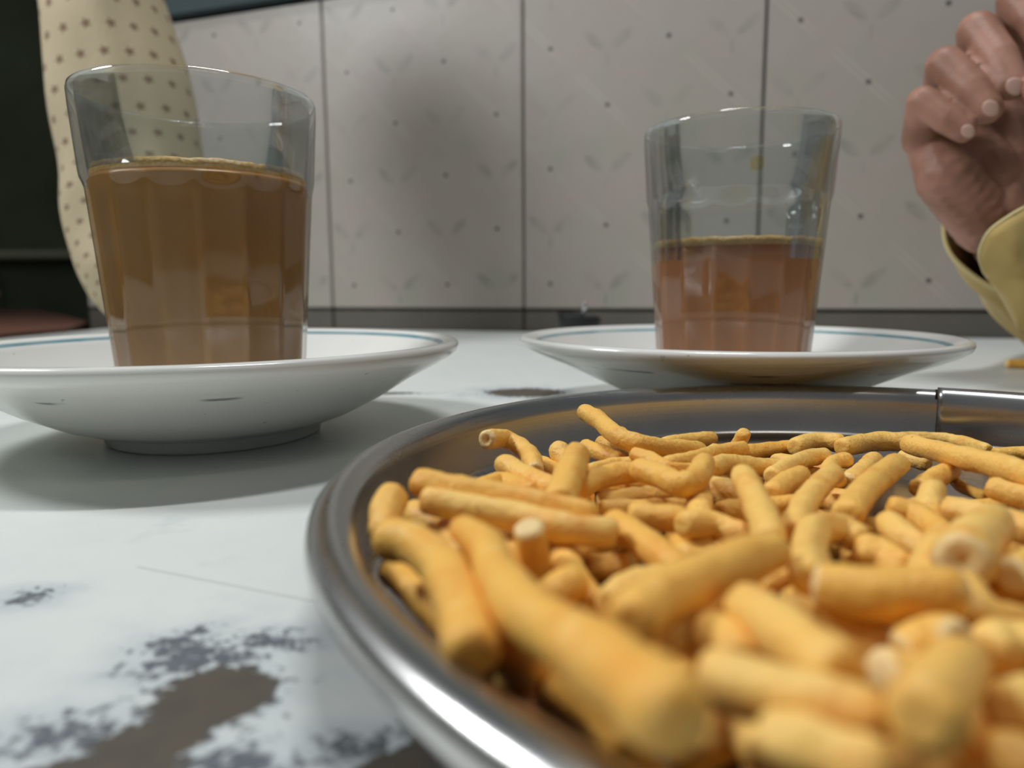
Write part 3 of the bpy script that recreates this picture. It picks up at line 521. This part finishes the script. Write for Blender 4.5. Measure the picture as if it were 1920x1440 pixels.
BURIED = [[2.38,[[19.3,46.8,4.6],[13.8,54.7,4.6],[5.2,58.8,4.6]],"partly covered fried stick, falling to the right, just below the largest blurred stick"],[2.57,[[20.3,112.5,8.1],[5.4,116.0,6.4],[-9.6,112.9,4.8]],""],[2.36,[[77.5,114.5,4.6],[70.0,118.6,4.6],[62.8,123.2,4.6]],"half-hidden fried stick, level, just right of the hooked pale-ended stick"],[2.52,[[121.8,48.5,5.3],[116.1,54.0,5.0],[110.9,59.9,4.7]],""],[2.76,[[123.3,71.2,5.0],[131.7,74.5,5.1],[139.4,79.1,5.3]],""],[2.65,[[120.5,60.3,6.4],[117.5,70.2,5.6],[117.5,80.5,4.9]],""],[2.32,[[97.7,44.0,4.5],[95.7,54.5,5.0],[85.6,58.0,5.5]],""],[2.65,[[140.8,90.6,5.9],[137.0,106.4,5.4],[138.7,122.5,4.8]],""],[2.44,[[69.2,42.1,5.6],[59.3,46.5,5.1],[48.7,43.9,4.6]],""],[2.68,[[44.7,81.6,4.9],[38.5,87.7,5.5],[41.3,96.0,6.2]],""],[2.58,[[120.6,124.7,6.4],[123.2,132.7,5.6],[129.4,138.4,4.8]],""],[2.58,[[14.6,55.5,9.6],[27.3,60.5,8.8],[40.6,63.6,8.0]],"partly covered fried stick, level, just left of the long squared blurred stick"],[2.26,[[38.5,133.2,4.5],[40.5,146.6,4.5],[42.2,160.1,4.6]],""],[2.59,[[87.5,86.7,4.8],[102.5,91.1,6.2],[112.6,103.1,7.6]],""],[2.71,[[18.8,126.9,4.9],[19.4,134.3,4.9],[22.4,141.1,5.0]],""],[2.75,[[-6.4,77.1,5.4],[-0.3,91.2,5.2],[4.7,105.7,5.0]],"partly covered fried stick, rising to the right, just left of the largest blurred stick"],[2.47,[[94.6,105.6,6.2],[105.4,112.3,5.4],[116.3,119.0,4.7]],""],[2.59,[[101.6,60.3,6.4],[92.0,70.9,5.6],[78.8,76.6,4.8]],""],[2.78,[[81.5,85.9,5.0],[78.1,92.3,5.0],[72.1,96.7,5.1]],""],[2.59,[[14.6,122.8,4.8],[4.0,131.8,5.3],[-8.6,137.6,5.8]],""],[2.45,[[108.4,67.3,5.7],[106.5,76.3,5.2],[108.7,85.3,4.7]],""],[2.58,[[59.9,63.2,6.2],[55.5,73.0,5.5],[50.6,82.6,4.8]],""],[2.28,[[36.9,103.9,5.2],[39.7,117.0,4.8],[41.8,130.2,4.5]],""],[2.66,[[70.3,85.5,4.9],[61.4,95.4,5.7],[57.5,108.1,6.4]],""],[2.33,[[22.6,124.2,4.5],[27.6,130.2,5.0],[31.5,136.9,5.6]],""],[2.63,[[16.0,140.3,4.8],[7.6,141.3,4.9],[-0.5,143.7,5.0]],""],[2.32,[[99.7,119.1,4.7],[89.0,123.1,4.6],[77.6,124.2,4.5]],""],[2.22,[[103.9,30.3,4.4],[107.8,38.6,5.0],[106.5,47.7,5.6]],""],[2.37,[[16.1,61.3,4.7],[25.9,68.5,4.6],[35.8,75.7,4.6]],""],[2.6,[[20.1,75.9,5.3],[21.1,84.9,5.0],[24.1,93.5,4.8]],""],[2.51,[[87.1,63.8,6.3],[75.6,74.1,7.3],[75.1,89.5,8.3]],""],[2.74,[[52.8,67.4,9.9],[43.4,71.6,8.6],[37.6,80.1,7.3]],"half-hidden fried stick, level, just right of the broad yellow blurred stick"],[2.73,[[121.4,86.0,4.9],[122.6,99.3,5.4],[128.9,111.1,6.0]],""],[2.36,[[141.0,146.0,5.3],[130.0,147.7,4.9],[119.8,151.9,4.6]],""],[2.26,[[65.1,25.9,4.6],[54.2,27.9,4.6],[46.5,36.0,4.5]],""],[2.5,[[28.9,43.9,4.7],[36.8,44.5,4.7],[44.6,46.1,4.7]],""],[2.43,[[75.2,27.3,4.6],[83.5,30.0,5.5],[90.9,34.7,6.3]],""],[2.26,[[-1.3,148.6,4.5],[13.8,153.5,4.5],[29.2,157.6,4.6]],""],[2.74,[[95.0,38.3,5.7],[88.9,42.6,5.3],[83.0,47.2,4.9]],""],[2.34,[[71.1,61.1,11.0],[72.5,71.4,11.0],[71.2,81.7,10.9]],""],[2.46,[[20.9,133.1,9.8],[27.2,139.8,9.2],[32.6,147.1,8.7]],"half-hidden fried stick, rising to the right, just right of the short arched stick"],[2.46,[[110.2,109.1,4.9],[121.1,114.6,4.8],[132.0,119.9,4.7]],""],[2.42,[[18.0,66.3,8.2],[12.7,76.8,7.6],[10.7,88.4,7.0]],"half-hidden fried stick, falling to the right, just left of the arched blurred stick"],[2.49,[[69.5,138.2,4.8],[62.4,143.1,4.7],[54.4,146.7,4.7]],"half-hidden fried stick, level, just above the thick steep stick under the small hook"],[2.75,[[77.5,49.3,4.9],[72.7,62.3,6.1],[64.9,73.8,7.4]],""],[2.8,[[130.5,65.4,6.4],[138.1,66.4,5.7],[145.6,65.7,5.0]],""],[2.77,[[-3.6,104.4,10.8],[4.7,103.8,10.3],[10.8,109.5,9.8]],"half-hidden fried stick, level, just above the white-ended reddish stub"],[2.38,[[37.8,33.2,11.4],[46.7,40.3,10.4],[55.2,48.0,9.4]],""],[2.25,[[115.8,37.2,5.9],[127.3,43.3,5.2],[134.9,53.7,4.5]],""],[2.31,[[65.5,106.6,4.5],[76.0,107.6,4.7],[84.5,113.9,5.0]],"half-hidden fried stick, level, just right of the end-on pale disc"],[2.22,[[127.6,126.2,4.4],[136.9,131.4,4.7],[142.8,140.3,5.1]],""],[2.79,[[97.1,108.3,10.9],[98.3,115.6,10.3],[99.1,122.9,9.8]],""],[2.31,[[57.3,52.2,10.9],[58.5,60.6,11.2],[62.2,68.2,11.5]],""],[2.56,[[86.3,82.7,8.8],[82.5,93.3,9.0],[84.3,104.4,9.2]],""],[2.7,[[43.8,53.6,5.2],[51.5,57.2,5.0],[60.0,56.7,4.9]],""],[2.3,[[80.7,128.7,4.5],[88.2,130.6,5.1],[95.9,131.1,5.6]],"half-hidden fried stick, level, just below the yellow cut-ended stick at the right"],[2.22,[[57.4,81.1,4.4],[56.9,90.8,4.4],[54.0,99.9,4.4]],""],[2.35,[[58.7,155.6,4.5],[54.6,162.7,4.9],[54.7,170.9,5.2]],""],[2.77,[[109.8,122.8,7.4],[102.3,130.0,7.9],[99.1,140.0,8.5]],""],[2.56,[[24.2,101.1,4.8],[27.2,109.0,5.0],[28.5,117.2,5.1]],"half-hidden fried stick, steep, just below the orange-spotted stout stick"],[2.6,[[-0.5,79.1,10.4],[-2.4,88.3,10.8],[1.4,96.9,11.2]],"half-hidden fried stick, steep, just left of the white-ended reddish stub"],[2.6,[[46.7,152.0,7.2],[50.8,160.6,7.5],[49.8,170.0,7.8]],"half-hidden fried stick, steep, just left of the humped tapering stick"],[2.37,[[30.2,55.1,5.4],[41.9,60.3,5.0],[53.6,65.4,4.6]],"half-hidden fried stick, rising to the right, just left of the bottom right corner stick"],[2.57,[[42.5,104.2,4.8],[47.7,111.4,4.8],[55.8,115.0,4.8]],"half-hidden fried stick, rising to the right, just below the hooked pale-ended stick"],[2.45,[[114.0,127.6,4.7],[116.1,137.5,4.7],[120.9,146.4,4.6]],""],[2.35,[[10.5,67.2,4.5],[5.3,76.3,4.7],[6.1,86.7,4.9]],""],[2.44,[[67.9,133.4,4.6],[59.6,139.1,4.6],[50.5,143.2,4.6]],"half-hidden fried stick, level, just right of the thick steep stick under the small hook"],[2.65,[[140.3,83.8,5.6],[133.2,85.3,5.2],[126.8,88.9,4.9]],""],[2.25,[[-7.9,96.2,5.0],[-9.6,103.5,4.7],[-13.1,110.2,4.5]],""],[2.54,[[29.3,41.3,9.5],[36.8,43.5,9.9],[44.5,45.1,10.2]],""],[2.52,[[23.4,65.2,9.5],[28.9,70.9,9.8],[27.7,78.8,10.1]],""],[2.22,[[111.3,136.9,4.4],[113.3,145.2,4.9],[115.8,153.4,5.4]],""],[2.25,[[-13.7,110.0,9.7],[-4.0,109.9,9.5],[5.3,112.3,9.2]],""],[2.2,[[13.8,129.1,7.6],[7.0,133.8,8.1],[-0.2,137.9,8.6]],""],[2.73,[[70.2,33.5,6.5],[60.2,36.7,7.3],[49.8,37.2,8.1]],""],[2.37,[[43.5,31.5,4.6],[37.3,36.3,4.9],[30.1,39.3,5.3]],""],[2.47,[[70.5,154.9,4.7],[66.2,161.3,4.8],[59.5,165.2,5.0]],"half-hidden fried stick, level, just right of the arched rough-ended stick"],[2.48,[[79.3,70.8,12.7],[76.5,79.9,12.8],[76.8,89.4,12.9]],""],[2.32,[[99.5,34.0,5.3],[101.9,42.5,4.9],[101.6,51.4,4.5]],""],[2.38,[[8.2,119.7,9.0],[-1.9,121.3,8.0],[-12.1,122.3,7.0]],""],[2.3,[[114.5,85.1,6.5],[115.3,97.6,5.5],[120.8,108.8,4.5]],""],[2.25,[[19.1,106.0,4.8],[7.3,111.4,4.6],[-4.7,106.3,4.5]],"half-hidden fried stick, level, just above the pale stick by the diagonal one"],[2.31,[[76.2,33.0,6.2],[75.9,40.2,5.3],[72.7,46.7,4.5]],""],[2.78,[[94.6,93.7,5.1],[101.6,97.9,5.0],[104.0,105.8,5.0]],""],[2.21,[[66.2,115.9,9.7],[72.9,120.5,9.1],[80.9,121.8,8.4]],"half-hidden fried stick, level, just right of the white-topped stub"],[2.57,[[87.3,95.6,4.8],[87.3,104.9,4.9],[90.2,113.8,5.0]],""],[2.4,[[77.0,160.6,4.6],[70.9,165.7,4.9],[64.5,170.3,5.2]],"half-hidden fried stick, level, just above the arched rough-ended stick"],[2.76,[[45.5,36.4,15.9],[36.9,35.6,15.6],[29.0,39.0,15.4]],""],[2.41,[[61.1,115.7,5.1],[57.2,123.0,4.9],[54.1,130.7,4.6]],"half-hidden fried stick, falling to the right, just right of the hooked pale-ended stick"],[2.3,[[20.0,145.9,5.3],[29.8,152.0,5.7],[38.3,159.9,6.2]],""],[2.46,[[48.7,55.0,12.7],[55.2,62.1,13.9],[58.8,71.0,15.2]],""],[2.26,[[72.6,138.8,8.3],[77.9,144.7,8.0],[82.0,151.5,7.7]],""],[2.26,[[102.7,72.8,6.6],[95.7,75.2,6.3],[91.4,81.3,6.1]],""],[2.42,[[24.7,76.2,5.7],[28.4,82.9,5.1],[27.9,90.5,4.6]],""],[2.4,[[51.7,76.8,9.4],[44.2,81.5,9.8],[36.2,84.9,10.2]],"half-hidden fried stick, level, just left of the thick level ring-ended stick"],[2.32,[[142.1,155.1,5.0],[135.9,159.9,4.8],[128.4,162.1,4.5]],""],[2.21,[[68.9,100.2,8.4],[72.9,107.5,8.8],[74.4,115.7,9.3]],""],[2.22,[[41.0,175.4,5.1],[55.1,177.7,4.8],[68.9,181.6,4.4]],""],[2.34,[[38.7,40.7,14.9],[47.1,45.2,15.1],[52.8,52.9,15.2]],""],[2.22,[[148.5,146.3,6.4],[137.4,152.8,5.4],[125.0,156.3,4.4]],""],[2.29,[[6.9,97.9,9.3],[12.7,103.7,9.3],[19.6,108.2,9.3]],"partly covered fried stick, rising to the right, just right of the white-ended reddish stub"],[2.35,[[46.5,50.4,8.2],[32.8,49.7,8.0],[19.4,52.8,7.8]],"half-hidden fried stick, level, just below the long squared blurred stick"],[2.24,[[50.4,120.8,4.4],[47.1,127.6,4.5],[45.3,134.9,4.6]],""],[2.37,[[31.1,96.8,4.6],[32.7,104.9,5.3],[33.1,113.2,6.1]],""],[2.51,[[51.0,52.3,6.5],[60.5,52.0,6.0],[69.2,55.8,5.5]],""],[2.47,[[130.6,123.6,7.1],[139.0,127.8,7.5],[146.5,133.5,7.9]],""],[2.22,[[21.8,42.9,14.0],[23.1,50.0,14.2],[22.6,57.2,14.3]],"half-hidden fried stick, steep, just below the fat dark-ended blurred stick"],[2.25,[[13.2,64.3,8.5],[4.8,67.4,8.7],[5.9,76.2,8.9]],""]]

WHITE = {'A24', 'B49', 'B62', 'B64', 'A29', 'C70', 'B56', 'C68', 'A1'}
for i, (nm, r, P, lab) in enumerate(STICKS):
    tag(stick('fried_stick', P, r*1.09, i+1, nm in WHITE, 16, nm in ('A1', 'B56', 'B62', 'C68', 'A44'), .70 if nm == 'B48' else 1.), lab, 'snack stick', 'fried snack sticks on the plate')
for i, (r, P, lab) in enumerate(BURIED):
    tag(stick('fried_stick', P, r, i+200, False, 12, False), lab or 'golden fried stick buried out of sight beneath the topmost sticks of the pile', 'snack stick', 'fried snack sticks on the plate' if lab else 'fried snack sticks buried in the pile')
o = stick('fried_stick', [(292, 414, 2.9), (306, 411, 2.9), (322, 414, 2.8)], 2.6, 77, True); tag(o, 'lone fried stick lying on the white table at the right edge, away from the plate', 'snack stick', 'fried snack sticks on the plate')
del o['group']

# ------------------------------------------------------------------ people
def capsule(b, p, q, r0, r1, n=6):
    p = Vector(p); q = Vector(q)
    m = max(2, int((q-p).length/(min(r0, r1)*.35)))
    for i in range(m+1):
        u = i/m; bmesh.ops.create_icosphere(b, subdivisions=2, radius=r0+(r1-r0)*u, matrix=Matrix.Translation(p.lerp(q, u)))
def body(name, caps, voxel, parent, m, smooth=4):
    b = bmesh.new()
    for c in caps: capsule(b, *c)
    me = bpy.data.meshes.new(name); b.to_mesh(me); b.free()
    o = link(name, me, m, parent)
    md = o.modifiers.new('remesh', 'REMESH'); md.mode = 'VOXEL'; md.voxel_size = voxel; md.use_smooth_shade = True
    s = o.modifiers.new('smooth', 'SMOOTH'); s.iterations = smooth; s.factor = .6
    return o
Fw = -Bv
def at(x, y, d): return Vector((0, 0, H))+(Fw+Rv*((x-960)/1323.8)-Uv*((y-720)/1323.8))*d
def skin(name, c1, c2):
    t = NT(name); o = t.coord()
    c = t.mix(t.ramp(t.noise(o, 60, 3), .3, .7), c1, c2)
    b = t.pr(Base_Color=c, Roughness=.5, Specular_IOR_Level=.35, Subsurface_Weight=.08, Subsurface_Scale=.004); t.bump(b, t.noise(o, 400, 3), .2, .0006); return t.m
skin_m = skin('brown_skin', srgb(174, 128, 110), srgb(144, 104, 84))
# the right-hand guest: raised half-closed fist
base = at(1990, 640, .37)
guest = empty('person', (base.x, base.y, 0)); tag(guest, 'person in a yellow sleeve at the right edge, raising a loosely curled fist', 'person')
inv = Matrix.Translation((-base.x, -base.y, 0))
D = .345; mm = lambda px, d=D: px*d/1323.8
hand = []
fingers = [ # mcp, pip, dip, tip (x, y, depth), radius px
    [(1722, 262, D+.012), (1730, 190, D-.002), (1776, 224, D-.010), (1806, 244, D-.013), 29],
    [(1765, 200, D+.020), (1772, 122, D-.002), (1820, 168, D-.012), (1850, 204, D-.017), 35],
    [(1835, 140, D+.024), (1832, 58, D-.002), (1872, 110, D-.013), (1896, 158, D-.019), 36],
    [(1905, 90, D+.026), (1906, -2, D-.002), (1948, 50, D-.013), (1970, 100, D-.019), 35]]
for a, b_, c, t_, r in fingers:
    A, B, Cc, T = at(*a), at(*b_), at(*c), at(*t_); r = mm(r)
    hand += [(A, B, r*1.08, r*1.0), (B, Cc, r*1.0, r*.92), (Cc, T, r*.92, r*.80)]
hand += [(at(1742, 262, D+.014), at(1775, 330, D+.010), mm(44), mm(56)), (at(1775, 330, D+.010), at(1852, 420, D+.012), mm(58), mm(62)),
         (at(1800, 250, D+.022), at(1850, 340, D+.014), mm(54), mm(66)), (at(1870, 180, D+.028), at(1900, 340, D+.016), mm(54), mm(66)),
         (at(1940, 150, D+.028), at(1950, 330, D+.012), mm(52), mm(70)), (at(1850, 400, D+.014), at(1900, 400, D+.012), mm(66), mm(74)),
         (at(1950, 350, D+.004), at(2010, 290, D-.006), mm(50), mm(42)), (at(2010, 290, D-.006), at(1992, 215, D-.022), mm(42), mm(37)), (at(1992, 215, D-.022), at(1952, 165, D-.030), mm(37), mm(29)),
         (at(1885, 400, D+.014), at(1912, 470, D+.022), mm(82), mm(72)), (at(1912, 470, D+.022), at(2030, 582, .47), mm(72), .028),
         (at(2030, 582, .47), at(2420, 60, .44), .030, .046)]
bo = body('body', hand, .0012, guest, skin_m, 3); bo.matrix_parent_inverse = inv
nail_m = simple('pale_fingernail', srgb(196, 158, 144), .35, vary=.03)
for (x, y, d, rr) in ((1815, 246, D-.0185, 10), (1857, 203, D-.0235, 12), (1903, 162, D-.0255, 13), (1975, 108, D-.025, 12)):
    b = bmesh.new(); bmesh.ops.create_uvsphere(b, u_segments=16, v_segments=10, radius=1)
    p = at(x, y, d); q = (at(x+10, y+13, d)-p).normalized(); f = (Vector((0, 0, H))-p).normalized(); s = q.cross(f).normalized(); f = s.cross(q)
    M = Matrix((s*mm(rr), q*mm(rr*1.25), f*mm(rr*.28))).transposed()
    for v in b.verts: v.co = M @ v.co + p
    me = bpy.data.meshes.new('fingernail'); b.to_mesh(me); b.free(); no = link('fingernail', me, nail_m, guest); no.matrix_parent_inverse = inv
def cloth(name, col, col2, scale=300):
    t = NT(name); o = t.coord(); c = t.mix(t.noise(o, 30, 3), col, col2)
    b = t.pr(Base_Color=c, Roughness=.85, Specular_IOR_Level=.15, Sheen_Weight=.15); t.bump(b, t.noise(o, scale, 2), .3, .0008); return t.m
yel = cloth('olive_yellow_cotton', srgb(178, 152, 92), srgb(192, 166, 106))
hem_m = cloth('pale_hem_stitching', srgb(204, 188, 132), srgb(212, 198, 146))
def sleeve(name, axis, rads, rim, m, parent, inv_, thick=.0016, seg=72, wob=.10, seed=3, cup=None):
    """open sleeve lofted along an axis; rim(phi) slides the cuff edge along the first span"""
    n = len(axis); Q = cr(axis, 34); N = 34; vs = []; fs = []
    for i, p in enumerate(Q):
        t = (Q[min(i+1, N-1)]-Q[max(i-1, 0)]).normalized(); f = (-Fw-t*(-Fw).dot(t)).normalized(); s = f.cross(t).normalized()
        u = i/(N-1)*(len(rads)-1); k = min(int(u), len(rads)-2); r = rads[k]+(rads[k+1]-rads[k])*(u-k)
        for j in range(seg):
            a = 2*pi*j/seg; off = rim(a)*max(0, 1-i/9) if rim else 0
            w_ = 1+wob*noise.noise(Vector((cos(a)*1.7, sin(a)*1.7, i*.22+seed)))*min(1, .3+i/8)
            vs.append(p+(f*cos(a)+s*sin(a))*r*w_+t*off)
    for i in range(N-1):
        for j in range(seg): k = (j+1) % seg; fs.append((i*seg+j, i*seg+k, (i+1)*seg+k, (i+1)*seg+j))
    o = link(name, mesh(name, vs, fs), m, parent); o.matrix_parent_inverse = inv_
    md = o.modifiers.new('solid', 'SOLIDIFY'); md.thickness = thick; md.offset = 0
    s2 = o.modifiers.new('sub', 'SUBSURF'); s2.levels = 1; s2.render_levels = 1
    return o, vs[:seg]
ax = [at(1892, 446, D+.020), at(1922, 500, D+.034), at(1975, 560, D+.075), at(2034, 578, .475), at(2130, 470, .45), at(2420, 60, .44)]
def rim(a): # a = 0 faces the viewer
    return mm(80)*cos(a+.45)-mm(10)+mm(14)*cos(2*a+1)
sl_o, ring = sleeve('sleeve', ax, [mm(96), mm(98), mm(100), .0325, .048, .07], rim, yel, guest, inv, wob=.16)
hem = link('cuff_hem', tube('cuff_hem', [Vector(v) for v in ring]+[Vector(ring[0])], [.0013]*(len(ring)+1), 8), hem_m, guest); hem.matrix_parent_inverse = inv

# the free flap of the cuff folded over in front of the wrist
e1 = cr([at(1846, 512, D-.006), at(1837, 478, D-.014), at(1852, 438, D-.022), at(1886, 410, D-.026), at(1930, 386, D-.024), at(1985, 372, D-.012)], 26)
e2 = cr([at(1850, 520, D-.006), at(1872, 548, D-.004), at(1897, 592, D), at(1918, 628, D+.006), at(1985, 640, D+.012), at(2070, 600, D+.016)], 26)
vs = []; fs = []
for i in range(26):
    for j in range(15):
        u = j/14; p = e1[i].lerp(e2[i], u); q = sin(pi*u)*min(1, i/6)
        p = p-Fw*(.014*q)+Rv*(.004*q)+Fw*(.0035*sin(u*9+i*.35)*min(1, i/8)*q); vs.append(p)
for i in range(25):
    for j in range(14): q = i*15+j; fs.append((q, q+1, q+16, q+15))
fl = link('cuff_flap', mesh('cuff_flap', vs, fs), yel, guest); fl.matrix_parent_inverse = inv
md = fl.modifiers.new('solid', 'SOLIDIFY'); md.thickness = .0014; md.offset = 0
h2 = link('cuff_hem', tube('cuff_hem', e1, [.0009]*26, 8), hem_m, guest); h2.matrix_parent_inverse = inv

# the guest behind the left glass: an arm in a cream sleeve printed with small stars
def star_cloth():
    t = NT('cream_star_print_cotton'); o = t.coord('UV'); x, y, _ = t.sep(o); c = 1.
    u = x; row = t.math('FLOOR', y); u = t.math('ADD', u, t.math('MULTIPLY', t.math('MODULO', row, 2.), .5))
    fu = t.math('SUBTRACT', t.math('SUBTRACT', u, t.math('FLOOR', u)), .5); fv = t.math('SUBTRACT', t.math('SUBTRACT', y, row), .5)
    fu = t.math('MULTIPLY', fu, .80)
    d = t.math('SQRT', t.math('ADD', t.math('MULTIPLY', fu, fu), t.math('MULTIPLY', fv, fv))); an = t.math('ARCTAN2', fv, fu)
    st_ = t.math('SUBTRACT', 1, t.ramp(t.math('SUBTRACT', d, t.math('MULTIPLY', t.math('COSINE', t.math('MULTIPLY', an, 5)), .045)), .10, .17))
    obj = t.coord()
    base = t.mix(t.noise(obj, 14, 3), srgb(174, 160, 132), srgb(186, 172, 144))
    base = t.mix(t.math('MULTIPLY', t.ramp(t.noise(obj, 7, 2), .5, .75), .35), base, srgb(152, 126, 108))
    col = t.mix(t.math('MULTIPLY', st_, .8), base, srgb(96, 70, 50))
    b = t.pr(Base_Color=col, Roughness=.85, Specular_IOR_Level=.15); t.bump(b, t.noise(obj, 250, 2), .3, .001); return t.m
dz = .56; pm = lambda px: px*dz/1323.8
base2 = at(300, 660, dz)
man = empty('person', (base2.x, base2.y, 0)); tag(man, 'person behind the left glass, only an arm in a cream star-printed sleeve showing', 'person')
inv2 = Matrix.Translation((-base2.x, -base2.y, 0))
axis2 = [at(306, 574, dz-.02), at(280, 510, dz-.01), at(262, 380, dz), at(232, 200, dz), at(188, 0, dz), at(160, -150, dz+.01), at(150, -330, dz+.02)]
arm = [(axis2[0], axis2[2], .030, .036), (axis2[2], axis2[4], .036, .042), (axis2[4], axis2[6], .042, .055), (axis2[0], at(400, 604, dz-.08), .026, .019)]
b2 = body('body', arm, .003, man, skin('dark_skin', srgb(110, 74, 62), srgb(92, 62, 50)), 4); b2.matrix_parent_inverse = inv2
so, _ = sleeve('sleeve', axis2, [pm(78), pm(108), pm(122), pm(118), pm(106), pm(110), pm(140)], None, star_cloth(), man, inv2, .002, 72, .13, 11)
uv = so.data.uv_layers.new(name='UVMap')
for p in so.data.polygons:
    vi = list(p.vertices); js = [v % 72 for v in vi]; wrap = max(js)-min(js) > 10
    for li, v in zip(p.loop_indices, vi):
        j = v % 72; j = j+72 if (wrap and j < 10) else j
        uv.data[li].uv = (j/72*19, (v//72)*.76)

# ------------------------------------------------------------------ background things on the left
bench_m = simple('reddish_brown_wood', srgb(112, 76, 62), .5, vary=.12, scale=12)
bt = empty('neighbouring_table', (-1.3, 1.2, -.75)); tag(bt, 'brown wooden table beyond the white one, at the left edge behind the saucer', 'table')
ib = Matrix.Translation((1.3, -1.2, .75))
v4 = [(-.555, .50), (-.565, .90), (-.65, 1.09), (-.91, 1.44), (-1.32, 1.97), (-1.9, 1.97), (-1.9, .50)][::-1]
vs = [(x, y, z) for z in (-.025, .002) for x, y in v4]; n4 = len(v4)
fs = [tuple(range(n4))[::-1], tuple(range(n4, 2*n4))]+[(i, (i+1) % n4, n4+(i+1) % n4, n4+i) for i in range(n4)]
o = link('tabletop', fix(mesh('tabletop', vs, fs)), bench_m, bt, smooth=False); o.matrix_parent_inverse = ib
for x, y in ((-.65, .58), (-.74, .98), (-1.8, .6), (-1.8, 1.85)):
    o = link('leg', box('leg', x-.02, x+.02, y-.02, y+.02, -.75, -.025, .003), leg_m, bt, smooth=False); o.matrix_parent_inverse = ib
cab = empty('dark_cabinet', (-1.7, 2.2, -.75)); tag(cab, 'dark cabinet with a faintly lit top edge in the shadows at the far left', 'cabinet')
ic = Matrix.Translation((1.7, -2.2, .75)); cm = simple('dark_cabinet_paint', srgb(84, 94, 76), .6, vary=.3, scale=5)
o = link('carcass', box('carcass', -2.4, -.95, 2.05, 2.5, -.75, .14, .01), cm, cab, smooth=False); o.matrix_parent_inverse = ic
o = link('worktop', box('worktop', -2.45, -.93, 2.0, 2.55, .14, .165, .005), simple('pale_lit_cabinet_edge', srgb(170, 174, 150), .5), cab, smooth=False); o.matrix_parent_inverse = ic  # pale worktop colour paints in the light along the cabinet's top edge
for k in range(3):
    o = link('door', box('door', -2.36+k*.47, -1.93+k*.47, 2.03, 2.05, -.68, .10, .008), cm, cab, smooth=False); o.matrix_parent_inverse = ic
    h = link('handle', box('handle', -1.99+k*.47, -1.97+k*.47, 2.01, 2.03, -.30, -.15, .004), leg_m, o, smooth=False)
# crumpled yellow cloth on the brown table
b = bmesh.new(); bmesh.ops.create_icosphere(b, subdivisions=4, radius=1)
for v in b.verts:
    q = v.co*(1+.28*noise.noise(v.co*2.2)+.10*noise.noise(v.co*6)); v.co = Vector((q.x*.10, q.y*.07, max(-.03, q.z*.045)))
me = bpy.data.meshes.new('yellow_cloth'); b.to_mesh(me); b.free(); o = link('yellow_cloth', me, cloth('mustard_cloth', srgb(96, 84, 30), srgb(112, 96, 36)))
o.location = (-1.13, 1.40, .032); tag(o, 'crumpled mustard cloth on the brown table at the left edge of the photo', 'cloth')

# ------------------------------------------------------------------ small black bowl with a spoon by the wall
bw = empty('black_bowl', (.0600, .6300, 0)); tag(bw, 'small black bowl standing by the tiled wall between the saucers', 'bowl')
blk = simple('black_plastic', srgb(13, 15, 16), .55)
me = lathe('bowl_body', [(0, .001), (.010, .001), (.012, 0), (.0135, .0015), (.0165, .010), (.0182, .020), (.0186, .0245), (.0180, .0255), (.0174, .0245), (.0168, .018), (.013, .006), (0, .004)], 64, lambda r, z, a, j: (r*1.04, z*(1+.10*cos(a-2.9))))
link('bowl_body', me, blk, bw)
sp = empty('teaspoon', (.0600, .6300, .006)); tag(sp, 'steel teaspoon with a bright tip standing in the black bowl', 'spoon')
ss = simple('polished_steel', srgb(200, 200, 200), .2, 1.)
link('stem', tube('stem', cr([(-.002, -.004, 0), (.000, -.012, .015), (.0025, -.019, .0262)], 10), [.0010]*10, 10), ss, sp)
b = bmesh.new(); bmesh.ops.create_uvsphere(b, u_segments=16, v_segments=10, radius=1)
for v in b.verts: v.co = Vector((v.co.x*.0022+.0028, v.co.y*.0010-.0195, v.co.z*.0034+.0272))
me = bpy.data.meshes.new('spoon_tip'); b.to_mesh(me); b.free(); link('handle_tip', me, ss, sp)
